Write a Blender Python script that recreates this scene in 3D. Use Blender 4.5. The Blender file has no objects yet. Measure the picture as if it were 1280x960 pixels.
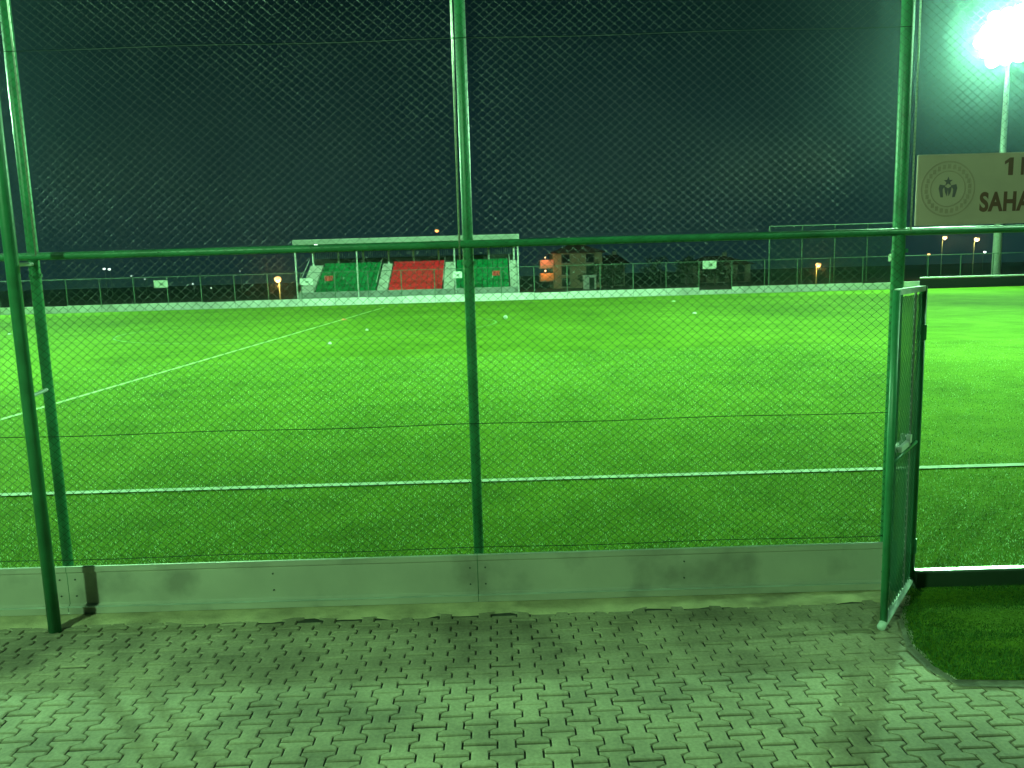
import bpy, math, random
from mathutils import Vector, Matrix
random.seed(7)
S = bpy.context.scene
COL = S.collection

# ------------------------------------------------------------------ camera model
H = 2.2; F = 961.0
PITCH, YAW, ROLL = math.radians(8.0), math.radians(0.9), math.radians(1.64)
fwd = Vector((math.sin(YAW)*math.cos(PITCH), math.cos(YAW)*math.cos(PITCH), -math.sin(PITCH)))
r0 = Vector((math.cos(YAW), -math.sin(YAW), 0)); u0 = r0.cross(fwd)
RT = r0*math.cos(ROLL) - u0*math.sin(ROLL)
UP = u0*math.cos(ROLL) + r0*math.sin(ROLL)
CAM = Vector((0, 0, H))

def ray(x, y): return RT*((x-640)/F) + UP*((480-y)/F) + fwd
def g(x, y, z=0.0):                 # the point of the level z seen at a pixel of the 1280x960 photograph
    d = ray(x, y); return CAM + d*((z-H)/d.z)
def at(x, y, Y):                    # the point at depth Y
    d = ray(x, y); return CAM + d*(Y/d.y)

cam = bpy.data.objects.new('camera', bpy.data.cameras.new('camera')); COL.objects.link(cam)
m = Matrix((RT, UP, -fwd)).transposed().to_4x4(); m.translation = CAM
cam.matrix_world = m
cam.data.sensor_width = 36; cam.data.lens = 36*F/1280
cam.data.clip_end = 6000; cam.data.clip_start = 0.05
S.camera = cam

# ------------------------------------------------------------------ materials
MATS = {}
def nodes(name):
    mt = bpy.data.materials.new(name); mt.use_nodes = True
    nt = mt.node_tree; b = nt.nodes['Principled BSDF']
    return mt, nt, b
def mat(name, col, rough=0.6, metal=0.0, var=0.12, scale=6.0, bump=0.0, bscale=60.0, spec=None, stain=None):
    if name in MATS: return MATS[name]
    mt, nt, b = nodes(name)
    N = nt.nodes; L = nt.links
    tc = N.new('ShaderNodeTexCoord')
    n = N.new('ShaderNodeTexNoise'); n.inputs['Scale'].default_value = scale; n.inputs['Detail'].default_value = 6
    L.new(tc.outputs['Object'], n.inputs['Vector'])
    r = N.new('ShaderNodeMapRange'); r.inputs['From Min'].default_value = .3; r.inputs['From Max'].default_value = .7
    r.inputs['To Min'].default_value = 1-var; r.inputs['To Max'].default_value = 1+var
    L.new(n.outputs['Fac'], r.inputs['Value'])
    mx = N.new('ShaderNodeVectorMath'); mx.operation = 'SCALE'; mx.inputs[0].default_value = col[:3]
    L.new(r.outputs['Result'], mx.inputs['Scale'])
    out = mx.outputs['Vector']
    if stain:
        n2 = N.new('ShaderNodeTexNoise'); n2.inputs['Scale'].default_value = stain[0]; n2.inputs['Detail'].default_value = 5
        L.new(tc.outputs['Object'], n2.inputs['Vector'])
        r2 = N.new('ShaderNodeMapRange'); r2.inputs['From Min'].default_value = .52; r2.inputs['From Max'].default_value = .68
        r2.inputs['To Min'].default_value = 1; r2.inputs['To Max'].default_value = stain[1]
        L.new(n2.outputs['Fac'], r2.inputs['Value'])
        m2 = N.new('ShaderNodeVectorMath'); m2.operation = 'SCALE'
        L.new(out, m2.inputs[0]); L.new(r2.outputs['Result'], m2.inputs['Scale']); out = m2.outputs['Vector']
    L.new(out, b.inputs['Base Color'])
    b.inputs['Roughness'].default_value = rough; b.inputs['Metallic'].default_value = metal
    if spec is not None: b.inputs['Specular IOR Level'].default_value = spec
    if bump:
        n3 = N.new('ShaderNodeTexNoise'); n3.inputs['Scale'].default_value = bscale; n3.inputs['Detail'].default_value = 4
        L.new(tc.outputs['Object'], n3.inputs['Vector'])
        bp = N.new('ShaderNodeBump'); bp.inputs['Strength'].default_value = bump; bp.inputs['Distance'].default_value = .01
        L.new(n3.outputs['Fac'], bp.inputs['Height']); L.new(bp.outputs['Normal'], b.inputs['Normal'])
    MATS[name] = mt
    return mt
def emit(name, col, strength):
    if name in MATS: return MATS[name]
    mt, nt, b = nodes(name)
    b.inputs['Base Color'].default_value = (.8, .8, .8, 1)
    b.inputs['Emission Color'].default_value = (*col, 1); b.inputs['Emission Strength'].default_value = strength
    MATS[name] = mt
    return mt

GREEN = mat('green_paint', (.035, .22, .09), .38, var=.18, scale=9, bump=.15, bscale=120, stain=(3.0, .72))
WIRE = mat('green_wire', (.006, .034, .013), .5, var=.1, spec=.3)
WIREU = mat('dark_green_wire', (.004, .018, .008), .4, var=.1, spec=.3)
ROD = mat('bare_wire', (.55, .6, .5), .35, metal=.6)
GALV = mat('galvanised_sheet', (.48, .47, .38), .5, metal=.25, var=.12, scale=2.2, bump=.08, bscale=25, stain=(2.6, .66))
LIP = mat('sheet_edge', (.52, .58, .52), .4, metal=.3, var=.2, scale=5)
CONC = mat('concrete', (.52, .47, .27), .9, var=.28, scale=5, bump=.6, bscale=40, stain=(2.2, .4))
WHITE = mat('white_paint', (.78, .80, .78), .5, var=.1, scale=3)
WALLW = mat('white_panel', (.78, .80, .78), .6, var=.14, scale=.6, stain=(.5, .75))
STEEL = mat('pale_steel', (.55, .60, .57), .5, metal=.2)
DARK = mat('dark_board', (.008, .014, .012), .8)
SOIL = mat('dark_soil', (.045, .05, .035), .95, var=.4, scale=.08)

def pitch_mat():
    mt, nt, b = nodes('artificial_turf'); N = nt.nodes; L = nt.links
    tc = N.new('ShaderNodeTexCoord')
    def noise(scale, detail, stretch=None):
        n = N.new('ShaderNodeTexNoise'); n.inputs['Scale'].default_value = scale; n.inputs['Detail'].default_value = detail
        n.inputs['Roughness'].default_value = .65
        if stretch:
            mp = N.new('ShaderNodeMapping'); mp.inputs['Scale'].default_value = stretch
            L.new(tc.outputs['Object'], mp.inputs['Vector']); L.new(mp.outputs['Vector'], n.inputs['Vector'])
        else: L.new(tc.outputs['Object'], n.inputs['Vector'])
        return n
    fine = noise(38, 5); mid = noise(1.1, 5); big = noise(.16, 4, (1, .55, 1))
    a = N.new('ShaderNodeMath'); a.operation = 'MULTIPLY_ADD'; a.inputs[1].default_value = .55; L.new(fine.outputs['Fac'], a.inputs[0])
    c = N.new('ShaderNodeMath'); c.operation = 'MULTIPLY_ADD'; c.inputs[1].default_value = .36; L.new(mid.outputs['Fac'], c.inputs[0])
    d = N.new('ShaderNodeMath'); d.operation = 'MULTIPLY'; d.inputs[1].default_value = .46; L.new(big.outputs['Fac'], d.inputs[0])
    L.new(d.outputs[0], c.inputs[2]); L.new(c.outputs[0], a.inputs[2])
    cr = N.new('ShaderNodeValToRGB'); e = cr.color_ramp.elements
    e[0].position = .52; e[0].color = (.046, .10, .006, 1)
    e[1].position = .86; e[1].color = (.165, .30, .026, 1)
    k = e.new(.68); k.color = (.090, .19, .009, 1)
    L.new(a.outputs[0], cr.inputs['Fac']); L.new(cr.outputs['Color'], b.inputs['Base Color'])
    b.inputs['Roughness'].default_value = .95; b.inputs['Specular IOR Level'].default_value = .06
    bp = N.new('ShaderNodeBump'); bp.inputs['Strength'].default_value = .9; bp.inputs['Distance'].default_value = .03
    L.new(fine.outputs['Fac'], bp.inputs['Height']); L.new(bp.outputs['Normal'], b.inputs['Normal'])
    return mt
TURF = pitch_mat()
def blade_mat():
    mt, nt, b = nodes('turf_blade'); N = nt.nodes; L = nt.links
    at_ = N.new('ShaderNodeAttribute'); at_.attribute_name = 'tone'
    cr = N.new('ShaderNodeValToRGB'); e = cr.color_ramp.elements
    e[0].color = (.018, .07, .008, 1); e[1].color = (.58, .85, .45, 1); k = e.new(.62); k.color = (.12, .37, .05, 1)
    L.new(at_.outputs['Fac'], cr.inputs['Fac']); L.new(cr.outputs['Color'], b.inputs['Base Color'])
    b.inputs['Roughness'].default_value = .6; b.inputs['Specular IOR Level'].default_value = .2
    return mt
BLADE = blade_mat()
def paver_mat():
    mt, nt, b = nodes('paver_concrete'); N = nt.nodes; L = nt.links
    at_ = N.new('ShaderNodeAttribute'); at_.attribute_name = 'tone'
    tc = N.new('ShaderNodeTexCoord')
    n = N.new('ShaderNodeTexNoise'); n.inputs['Scale'].default_value = 55; n.inputs['Detail'].default_value = 6
    n2 = N.new('ShaderNodeTexNoise'); n2.inputs['Scale'].default_value = 1.25; n2.inputs['Detail'].default_value = 7; n2.inputs['Roughness'].default_value = .6
    n3 = N.new('ShaderNodeTexNoise'); n3.inputs['Scale'].default_value = .55; n3.inputs['Detail'].default_value = 3
    for q in (n, n2, n3): L.new(tc.outputs['Object'], q.inputs['Vector'])
    cr = N.new('ShaderNodeValToRGB'); e = cr.color_ramp.elements
    e[0].color = (.33, .305, .19, 1); e[1].color = (.45, .41, .26, 1)
    L.new(at_.outputs['Fac'], cr.inputs['Fac'])
    def rng(src, a, c, lo, hi):
        r = N.new('ShaderNodeMapRange'); r.inputs['From Min'].default_value = a; r.inputs['From Max'].default_value = c
        r.inputs['To Min'].default_value = lo; r.inputs['To Max'].default_value = hi; L.new(src, r.inputs['Value']); return r.outputs['Result']
    out = cr.outputs['Color']
    for f in (rng(n.outputs['Fac'], .3, .7, .82, 1.15), rng(n2.outputs['Fac'], .36, .56, .52, 1.0), rng(n3.outputs['Fac'], .35, .6, .85, 1.1)):
        v = N.new('ShaderNodeVectorMath'); v.operation = 'SCALE'; L.new(out, v.inputs[0]); L.new(f, v.inputs['Scale']); out = v.outputs['Vector']
    L.new(out, b.inputs['Base Color'])
    b.inputs['Roughness'].default_value = .78
    bp = N.new('ShaderNodeBump'); bp.inputs['Strength'].default_value = .35; bp.inputs['Distance'].default_value = .004
    L.new(n.outputs['Fac'], bp.inputs['Height']); L.new(bp.outputs['Normal'], b.inputs['Normal'])
    return mt
PAVER = paver_mat()

# ------------------------------------------------------------------ mesh helpers
class MB:
    def __init__(s): s.v = []; s.f = []; s.tone = None
    def box(s, c, size, rot=0.0):
        cx, cy, cz = c; a, b, d = size[0]/2, size[1]/2, size[2]/2
        cs, sn = math.cos(rot), math.sin(rot); i = len(s.v)
        for z in (-d, d):
            for x, y in ((-a, -b), (a, -b), (a, b), (-a, b)):
                s.v.append((cx+x*cs-y*sn, cy+x*sn+y*cs, cz+z))
        s.f += [(i, i+3, i+2, i+1), (i+4, i+5, i+6, i+7), (i, i+1, i+5, i+4), (i+1, i+2, i+6, i+5), (i+2, i+3, i+7, i+6), (i+3, i, i+4, i+7)]
        return s
    def rbox(s, c, size, rot=0.0, b=.01):       # box with chamfered vertical and top edges
        x, y, z = size[0]/2, size[1]/2, size[2]/2
        out = [(-x+b, -y), (x-b, -y), (x, -y+b), (x, y-b), (x-b, y), (-x+b, y), (-x, y-b), (-x, -y+b)]
        cs, sn = math.cos(rot), math.sin(rot); i = len(s.v)
        for zz, k in ((-z, 1), (z-b, 1), (z, None)):
            for px, py in out:
                if k is None: px *= (x-b)/x; py *= (y-b)/y
                s.v.append((c[0]+px*cs-py*sn, c[1]+px*sn+py*cs, c[2]+zz))
        for r in (0, 8):
            for k in range(8):
                s.f.append((i+r+k, i+r+(k+1) % 8, i+r+8+(k+1) % 8, i+r+8+k))
        s.f += [tuple(i+16+k for k in range(8)), tuple(i+7-k for k in range(8))]
        return s
    def tube(s, pts, r, n=8, cap=True, r2=None):
        pts = [Vector(p) for p in pts]; base = len(s.v)
        for k, p in enumerate(pts):
            d = (pts[min(k+1, len(pts)-1)] - pts[max(k-1, 0)]).normalized()
            a = d.orthogonal().normalized() if abs(d.z) > .9 else d.cross(Vector((0, 0, 1))).normalized()
            if abs(d.z) > .9:
                a = Vector((1, 0, 0)); a = (a - d*a.dot(d)).normalized()
            b = d.cross(a); rr = r if r2 is None else r+(r2-r)*k/(len(pts)-1)
            for q in range(n):
                t = 2*math.pi*q/n; s.v.append(tuple(p + a*(rr*math.cos(t)) + b*(rr*math.sin(t))))
        for k in range(len(pts)-1):
            for q in range(n):
                i = base+k*n; s.f.append((i+q, i+(q+1) % n, i+n+(q+1) % n, i+n+q))
        if cap:
            s.f.append(tuple(base+n-1-q for q in range(n))); e = base+(len(pts)-1)*n
            s.f.append(tuple(e+q for q in range(n)))
        return s
    def sphere(s, c, r, seg=10, rings=7, sz=1.0):
        i = len(s.v)
        for a in range(rings+1):
            t = math.pi*a/rings
            for b in range(seg):
                p = 2*math.pi*b/seg
                s.v.append((c[0]+r*math.sin(t)*math.cos(p), c[1]+r*math.sin(t)*math.sin(p), c[2]+r*sz*math.cos(t)))
        for a in range(rings):
            for b in range(seg):
                s.f.append((i+a*seg+b, i+(a+1)*seg+b, i+(a+1)*seg+(b+1) % seg, i+a*seg+(b+1) % seg))
        return s
    def prism(s, poly, d0, d1, fn):             # poly in 2-D, extruded from d0 to d1, fn(a,b,d) -> point
        n = len(poly); i = len(s.v)
        for d in (d0, d1):
            for a, b in poly: s.v.append(tuple(fn(a, b, d)))
        s.f.append(tuple(i+n-1-k for k in range(n))); s.f.append(tuple(i+n+k for k in range(n)))
        for k in range(n): s.f.append((i+k, i+(k+1) % n, i+n+(k+1) % n, i+n+k))
        return s
    def quad(s, a, b, c, d):
        i = len(s.v); s.v += [tuple(a), tuple(b), tuple(c), tuple(d)]; s.f.append((i, i+1, i+2, i+3)); return s
    def build(s, name, m, parent=None, smooth=False, loc=None):
        me = bpy.data.meshes.new(name); me.from_pydata(s.v, [], s.f)
        if smooth: me.polygons.foreach_set('use_smooth', [True]*len(me.polygons))
        if s.tone is not None:
            at_ = me.attributes.new('tone', 'FLOAT', 'FACE'); at_.data.foreach_set('value', s.tone)
        me.materials.append(m); me.update()
        o = bpy.data.objects.new(name, me); COL.objects.link(o)
        if loc is not None: o.location = loc
        if parent: o.parent = parent
        return o
def tag(o, label=None, cat=None, group=None, kind=None):
    if label: o['label'] = label
    if cat: o['category'] = cat
    if group: o['group'] = group
    if kind: o['kind'] = kind
    return o
def empty(name, loc, label, cat, group=None, rz=0.0):
    o = bpy.data.objects.new(name, None); COL.objects.link(o); o.location = loc; o.rotation_euler = (0, 0, rz)
    return tag(o, label, cat, group)
KIDS = {}
def copy_tree(o, parent=None):
    c = o.copy(); COL.objects.link(c)
    if parent: c.parent = parent
    for ch in [q for q in bpy.data.objects if q.parent == o and q != c]: copy_tree(ch, c)
    return c

# ------------------------------------------------------------------ near fence frame
P0 = g(0, 770); P1 = g(1095, 737)
FD = (P1-P0); FD.z = 0; FD.normalize()                   # along the fence, to the right
FN = Vector((FD.y, -FD.x, 0))                            # towards the camera
FROT = math.atan2(FD.y, FD.x)
FO = P0.copy(); FO.z = 0
def fpos(x, y):                                          # (s, z) of the fence plane seen at a pixel
    d = ray(x, y); t = (FO-CAM).dot(FN)/d.dot(FN); p = CAM+d*t
    return (p-FO).dot(FD), p.z
def fp(s, off, z): return FO + FD*s + FN*off + Vector((0, 0, z))

# ------------------------------------------------------------------ setting: ground, pitch, paving
gr = MB().quad((-2500, -900, -.06), (2500, -900, -.06), (2500, 3500, -.06), (-2500, 3500, -.06)).build('ground', SOIL); tag(gr, kind='structure')
YF = g(510, 379).y                                        # far fence line
YF2 = YF
L_, R_ = -62.0, 60.0
a, b_ = fp(-60, -.03, 0), fp(70, -.03, 0)
pt = MB().quad((a.x, a.y, 0), (b_.x, b_.y, 0), (b_.x, YF+6, 0), (a.x, YF+6, 0)).build('pitch', TURF); tag(pt, kind='structure')
# worn white lines
LINE = mat('line_paint', (.36, .46, .30), .8, var=.35, scale=14, bump=.5, bscale=60)
FAINT = mat('faint_line_paint', (.10, .25, .045), .85, var=.3, scale=10)
t0, t1 = g(0, 620), g(1280, 582)
td = (t1-t0).normalized(); tn = Vector((-td.y, td.x, 0))
mbx = MB(); A = t0-td*45; B = t1+td*45; w = .055
mbx.quad((*(A-tn*w).xy, .016), (*(B-tn*w).xy, .016), (*(B+tn*w).xy, .016), (*(A+tn*w).xy, .016))
tag(mbx.build('touchline', LINE), kind='structure')
h0 = g(75, 503); h1 = g(430, 399); hd = (h1-h0).normalized(); hn = Vector((-hd.y, hd.x, 0))
A = h0-hd*((h0.y-t0.y)/hd.y); B = h0+hd*((YF-9-h0.y)/hd.y)
A = A+hd*.1
mh = MB().quad((*(A+hn*w).xy, .006), (*(A-hn*w).xy, .006), (*(B-hn*w).xy, .006), (*(B+hn*w).xy, .006))
tag(mh.build('halfway_line', mat('thin_line_paint', (.30, .46, .20), .8, var=.3, scale=8)), kind='structure')
cl = g(168, 416); CC = h0+hd*((cl.y-h0.y)/hd.y); CR = (CC-cl).length
mc = MB(); n = 96
for k in range(n):
    i = len(mc.v)
    for q in (k, k+1):
        t = 2*math.pi*q/n
        for rr in (CR-.05, CR+.05): mc.v.append((CC.x+rr*math.cos(t), CC.y+rr*math.sin(t), .010))
    mc.f.append((i, i+1, i+3, i+2))
tag(mc.build('centre_circle', FAINT), kind='structure')

# turf blades near the fence (stuff)
mb = MB(); mb.tone = []
rnd = random.random
for _ in range(240000):
    u = rnd()
    off = .06 + 17*u**2.3
    s_ = -2.2 + rnd()*12.5 + (rnd()-.5)*off*1.3
    p = fp(s_, -off, 0); h = .010+.013*rnd(); wd = .0018+.0016*rnd()+.0002*min(off, 10)
    t = rnd()*6.283; lean = .9*h*rnd(); t2 = rnd()*6.283
    i = len(mb.v)
    mb.v += [(p.x-wd*math.cos(t), p.y-wd*math.sin(t), .001), (p.x+wd*math.cos(t), p.y+wd*math.sin(t), .001), (p.x+lean*math.cos(t2), p.y+lean*math.sin(t2), h)]
    mb.f.append((i, i+1, i+2)); mb.tone.append(min(1, max(0, random.gauss(.5, .36))))
tag(mb.build('turf_pile', BLADE), 'green artificial turf fibres standing up beyond the sheet kickboard', 'turf', kind='stuff')

# pavement: interlocking blocks laid in columns running away from the camera
PW, PL = .127, .165
base = MB().quad((-30, -12, -.012), (30, -12, -.012), tuple(fp(33, .0, -.012)), tuple(fp(-30, .0, -.012))).build('paving_bed', mat('joint_sand', (.05, .055, .04), .95, var=.3, scale=20))
tag(base, kind='structure')
amp = PW*.155
def outline(gap):
    L2 = PL/2; c = .010; wx = PW/2+amp-gap; nx = PW/2-amp-gap; q = PL/4
    hf = [(wx, -L2+gap), (wx, -q-c), (nx, -q+c), (nx, q-c), (wx, q+c), (wx, L2-gap)]
    return hf + [(-x, y) for x, y in reversed(hf)]
pv = MB(); pv.tone = []
oa, ob = outline(.0048), outline(.0112)
x0 = g(600, 930).x
cut = lambda x, y: (Vector((x, y, 0))-FO).dot(FN)
ang = math.radians(.6)
for ci in range(-56, 62):
    for ri in range(-18, 38):
        cx = x0+ci*PW; cy = ri*PL+(PL/2 if ci % 2 else 0)
        if cut(cx, cy) < .16: continue
        jz = random.gauss(0, .0012); tx = random.gauss(0, .006); ty = random.gauss(0, .006); rz = random.gauss(0, .008)
        i = len(pv.v)
        for pts, z in ((oa, -.011), (oa, -.0045), (ob, 0)):
            for x, y in pts:
                xx, yy = x*math.cos(rz)-y*math.sin(rz), x*math.sin(rz)+y*math.cos(rz)
                pv.v.append((cx+xx, cy+yy, z+jz+xx*tx+yy*ty))
        tn_ = min(1, max(0, random.gauss(.5, .23)))
        for r in (0, 12):
            for k in range(12):
                pv.f.append((i+r+k, i+r+(k+1) % 12, i+r+12+(k+1) % 12, i+r+12+k)); pv.tone.append(tn_)
        pv.f.append(tuple(i+24+k for k in range(12))); pv.tone.append(tn_)
tag(pv.build('pavement', PAVER), kind='structure')

# concrete strip along the kickboard, with a ragged outer edge
sG, _ = fpos(1112, 700)                                   # right end of the kickboard = hinge post
cs_ = MB(); n = 220; sA, sB = -9.0, sG+.02
prev = None
for k in range(n+1):
    s_ = sA+(sB-sA)*k/n; wv = .205+.02*math.sin(s_*5.1)+.018*math.sin(s_*13.7+1)+random.uniform(-.009, .009)
    row = [tuple(fp(s_, .02, .008)), tuple(fp(s_, wv*.6, .011+random.uniform(-.002, .002))), tuple(fp(s_, wv-.02, .007)), tuple(fp(s_, wv, -.008))]
    i = len(cs_.v); cs_.v += row
    if k:
        for q in range(3): cs_.f.append((i-4+q, i-4+q+1, i+q+1, i+q))
tag(cs_.build('concrete_strip', CONC, smooth=True), kind='structure')

# ------------------------------------------------------------------ near fence
fence = empty('chain_link_fence', fp(0, 0, 0), 'tall green chain link fence with grey kickboard running along the paving', 'fence')
fence.rotation_euler = (0, 0, FROT)
def loc(s, off, z): return (s, -off, z)                   # fence-local coordinates
TOP = 5.4
sM, _ = fpos(598, 686); sL, _ = fpos(79, 705); sLf, _ = fpos(69, 790)
sR, _ = fpos(1127, 345)
RAILZ = .5*(fpos(200, 318)[1]+fpos(900, 294)[1])
KZ = .5*(fpos(200, 705)[1]+fpos(1000, 681)[1])
WZ = .5*(fpos(150, 543)[1]+fpos(1000, 518)[1])
print('FENCE', FO, 'rot', math.degrees(FROT), 'posts', sL, sM, sR, 'gate', sG, 'rail', RAILZ, 'kick', KZ, 'wire', WZ, 'YF', YF, 'CR', CR, 'half', h0, h1)
posts = [(sL-(sM-sL), .036), (sL, .033), (sM, .034), (sR, .04), (sR+3.6, .04)]
for s_, r in posts:
    mbp = MB().tube([loc(s_, -.055, -.02), loc(s_, -.055, 2.7), loc(s_, -.055, TOP)], r, 14)
    p = mbp.build('post', GREEN, fence, smooth=False)
    p.data.polygons.foreach_set('use_smooth', [len(q.vertices) == 4 for q in p.data.polygons])
    for z in (RAILZ-.12, RAILZ+1.9):
        c = MB().tube([loc(s_, -.055, z-.012), loc(s_, -.055, z+.012)], r+.004, 14); c.box(loc(s_+r+.006, -.055+.01, z), (.02, .012, .024))
        c.build('clamp', GREEN, p)
# stay post standing in front of the kickboard, tied to the fence post by short bars
fz = g(69, 789)
soff = (Vector((fz.x, fz.y, 0))-FO).dot(FN); sLf = (Vector((fz.x, fz.y, 0))-FO).dot(FD)
p = MB().tube([loc(sLf, soff, -.01), loc(sLf, soff, 2.7), loc(sLf, soff, TOP)], .038, 14).build('stay_post', GREEN, fence)
p.data.polygons.foreach_set('use_smooth', [len(q.vertices) == 4 for q in p.data.polygons])
for px in ((48, 488), (36, 330)):
    zz = fpos(*px)[1]
    MB().tube([loc(sLf, soff, zz-.01), loc(sL, -.055, zz)], .012, 8).build('tie_bar', STEEL, p)
# rail
sEnd = sR+7.0
rl = MB().tube([loc(-8, -.03, RAILZ), loc(sEnd, -.03, RAILZ)], .024, 12).build('rail', GREEN, fence, smooth=True)
MB().tube([loc(-8, -.03, TOP-.03), loc(sEnd, -.03, TOP-.03)], .024, 12).build('rail', GREEN, fence, smooth=True)
# straining rods beside posts
for s_, z0, z1 in ((sM-.052, RAILZ-.1, TOP-.05), (sR+.052, RAILZ, TOP-.05), (sL+.045, RAILZ, TOP-.05)):
    MB().tube([loc(s_, -.012, z0), loc(s_+.004, -.012, z1)], .0065, 6).build('straining_rod', ROD, fence, smooth=True)
# line wires
for z in (WZ, RAILZ+1.25, KZ+.05):
    pts = []
    for k in range(60):
        s_ = -8+(sG+8)*k/59; pts.append(loc(s_, .004, z-.004*math.sin(k*.9)))
    MB().tube(pts, .0026, 5).build('line_wire', WIRE, fence)
# kickboard: sheets with folded lips
edges = [-8.0, sL-(sM-sL), sL+.02, sM-.01, sG+.0]
for e0, e1 in zip(edges[:-1], edges[1:]):
    k = MB()
    prof = [(0.0, KZ), (.012, KZ-.004), (.012, KZ-.035), (.004, KZ-.045), (.004, .075), (.016, .065), (.030, .058), (.032, .012), (.0, .010)]
    q0, q1 = e0+.002, e1-.002; m_ = 14; i0 = len(k.v)
    for c in range(m_+1):
        s_ = q0+(q1-q0)*c/m_; wob = .0025*math.sin(s_*2.3)+.0015*math.sin(s_*7)
        for o, z in prof: k.v.append(loc(s_, o+(wob if .05 < z < KZ-.03 else wob*.4), z+(.0015*math.sin(s_*3.1) if z > KZ-.01 else 0)))
    npf = len(prof)
    for c in range(m_):
        for q in range(npf-1):
            i = i0+c*npf+q; k.f.append((i, i+npf, i+npf+1, i+1))
    kb = k.build('kickboard', GALV, fence)
    tr = MB().tube([loc(q0, .004, KZ+.001), loc(q1, .004, KZ+.001)], .0045, 6); tr.build('top_edge', LIP, kb)
    br = MB().box(loc((q0+q1)/2, .030, .0605), (q1-q0, .016, .006)); br.build('bottom_lip', LIP, kb)
    for s_ in (q0+.05, (q0+q1)/2, q1-.05):
        for z in (.13, KZ-.09):
            MB().tube([loc(s_, .003, z), loc(s_, .010, z)], .006, 8).build('rivet', mat('dark_rivet', (.06, .08, .06), .5), kb)
# chain link mesh
DW, DH, WR = .0615, .0515, .0018
def chainlink(s0, s1, z0, z1, fn, dw=DW, dh=DH, r=WR, sides=4, jitter=.0015):
    mb = MB(); nw = int(round((s1-s0)/(dw/2))); nh = int((z1-z0)/(dh/2))
    for i in range(nw):
        pts = []
        for j in range(nh+1):
            side = (j+i) % 2
            s_ = s0+i*dw/2+(dw/2)*(1 if side else 0)*1.04
            z = z0+j*dh/2
            dep = (r*1.1 if side else -r*1.1)
            bow = .006*math.sin(s_*1.7)*math.sin(z*2.1)
            pts.append(fn(s_+random.uniform(-jitter, jitter), dep+bow, z+random.uniform(-jitter, jitter)))
        v0 = len(mb.v)
        for j, p in enumerate(pts):
            x, y, z = p
            d = (pts[min(j+1, nh)][0]-pts[max(j-1, 0)][0])
            if sides == 4: ring = ((r, 0, 0), (0, r, 0), (-r, 0, 0), (0, -r, 0))
            else: ring = ((r, -r*.5, 0), (-r, -r*.5, 0), (0, r, 0))
            for a in ring: mb.v.append((x+a[0]*1.1, y+a[1], z))
        for j in range(nh):
            for q in range(sides):
                i_ = v0+j*sides; mb.f.append((i_+q, i_+(q+1) % sides, i_+sides+(q+1) % sides, i_+sides+q))
    return mb
fl = lambda s, o, z: (s, -o, z)
bays = [(-4.6, sL-.03), (sL-.03, sM), (sM, sR)]
for e0, e1 in bays:
    if e0 > -4: chainlink(e0, min(e1, sG), KZ-.03, RAILZ, fl).build('mesh_panel', WIRE, fence, smooth=True)
    else: chainlink(e0, e1, KZ-.03, RAILZ, fl).build('mesh_panel', WIRE, fence, smooth=True)
    chainlink(e0, e1, RAILZ, TOP, fl, r=.0012).build('mesh_panel', WIREU, fence, smooth=True)
chainlink(sR, sR+3.6, RAILZ, TOP, fl, r=.0012).build('mesh_panel', WIREU, fence, smooth=True)
# gate threshold
sT0 = fpos(1143, 713)[0]; zt = fpos(1200, 712)[1]
th = MB().rbox(loc((sT0+sEnd)/2, .0, zt/2), (sEnd-sT0, .05, zt), b=.006).build('gate_sill', mat('sill_paint', (.03, .06, .035), .45), fence)
MB().box(loc((sT0+sEnd)/2, -.004, zt+.004), (sEnd-sT0, .05, .007)).build('lit_edge', mat('lit_sill_top', (.42, .46, .42), .35, metal=.5, var=.25, scale=8), th)  # pale strip paints the light falling on top of the sill

# ------------------------------------------------------------------ open gate leaf
gn = g(1104, 786); gfz = fp(fpos(1140, 720)[0], -.02, 0)
gd = Vector((gn.x-gfz.x, gn.y-gfz.y, 0)); GL = gd.length; gd.normalize()
gate = empty('gate', (gfz.x, gfz.y, 0), 'narrow green mesh gate leaf standing open towards the paving', 'gate')
gate.rotation_euler = (0, 0, math.atan2(gd.y, gd.x))
dG = ray(1106, 363); GT = (CAM+dG*(gn.y/dG.y)).z
for x_, r in ((GL, .022), (0, .024)):
    s_ = MB().tube([(x_, 0, .05), (x_, 0, GT)], r, 12).build('stile', GREEN, gate, smooth=True)
MB().box((GL/2, 0, GT-.012), (GL-.046, .036, .034)).build('top_rail', mat('lit_rail', (.72, .78, .72), .4, var=.2), gate)  # pale colour stands in for light catching the top rail
MB().tube([(.0, 0, .06), (GL+.06, 0, .035)], .024, 10).build('bottom_rail', mat('lit_lower_rail', (.55, .68, .58), .5, var=.3, scale=14), gate, smooth=True)  # lamp light on the bottom rail put into its paler colour
MB().tube([(.02, 0, GT*.5), (GL-.02, 0, GT*.5)], .012, 10).build('mid_rail', GREEN, gate, smooth=True)
chainlink(.02, GL-.02, .08, GT-.03, lambda s, o, z: (s, o, z), dw=.055, dh=.046, r=.0023).build('mesh_infill', mat('infill_wire', (.03, .17, .085), .4), gate, smooth=True)
MB().tube([(.24, -.0, .08), (.24, 0, GT-.03)], .008, 8).build('brace', STEEL, gate)
lt = MB().box((GL*.62, .0, GT*.527), (.22, .05, .035)).box((GL*.45, 0, GT*.54), (.05, .06, .05)); lt.build('latch', mat('lit_latch', (.86, .86, .84), .4, metal=.3), gate)  # near-white colour carries the bright light on the latch
for z in (.3, GT-.3): MB().tube([(-.005, 0, z-.05), (-.005, 0, z+.05)], .03, 10).build('hinge', GREEN, gate)
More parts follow.
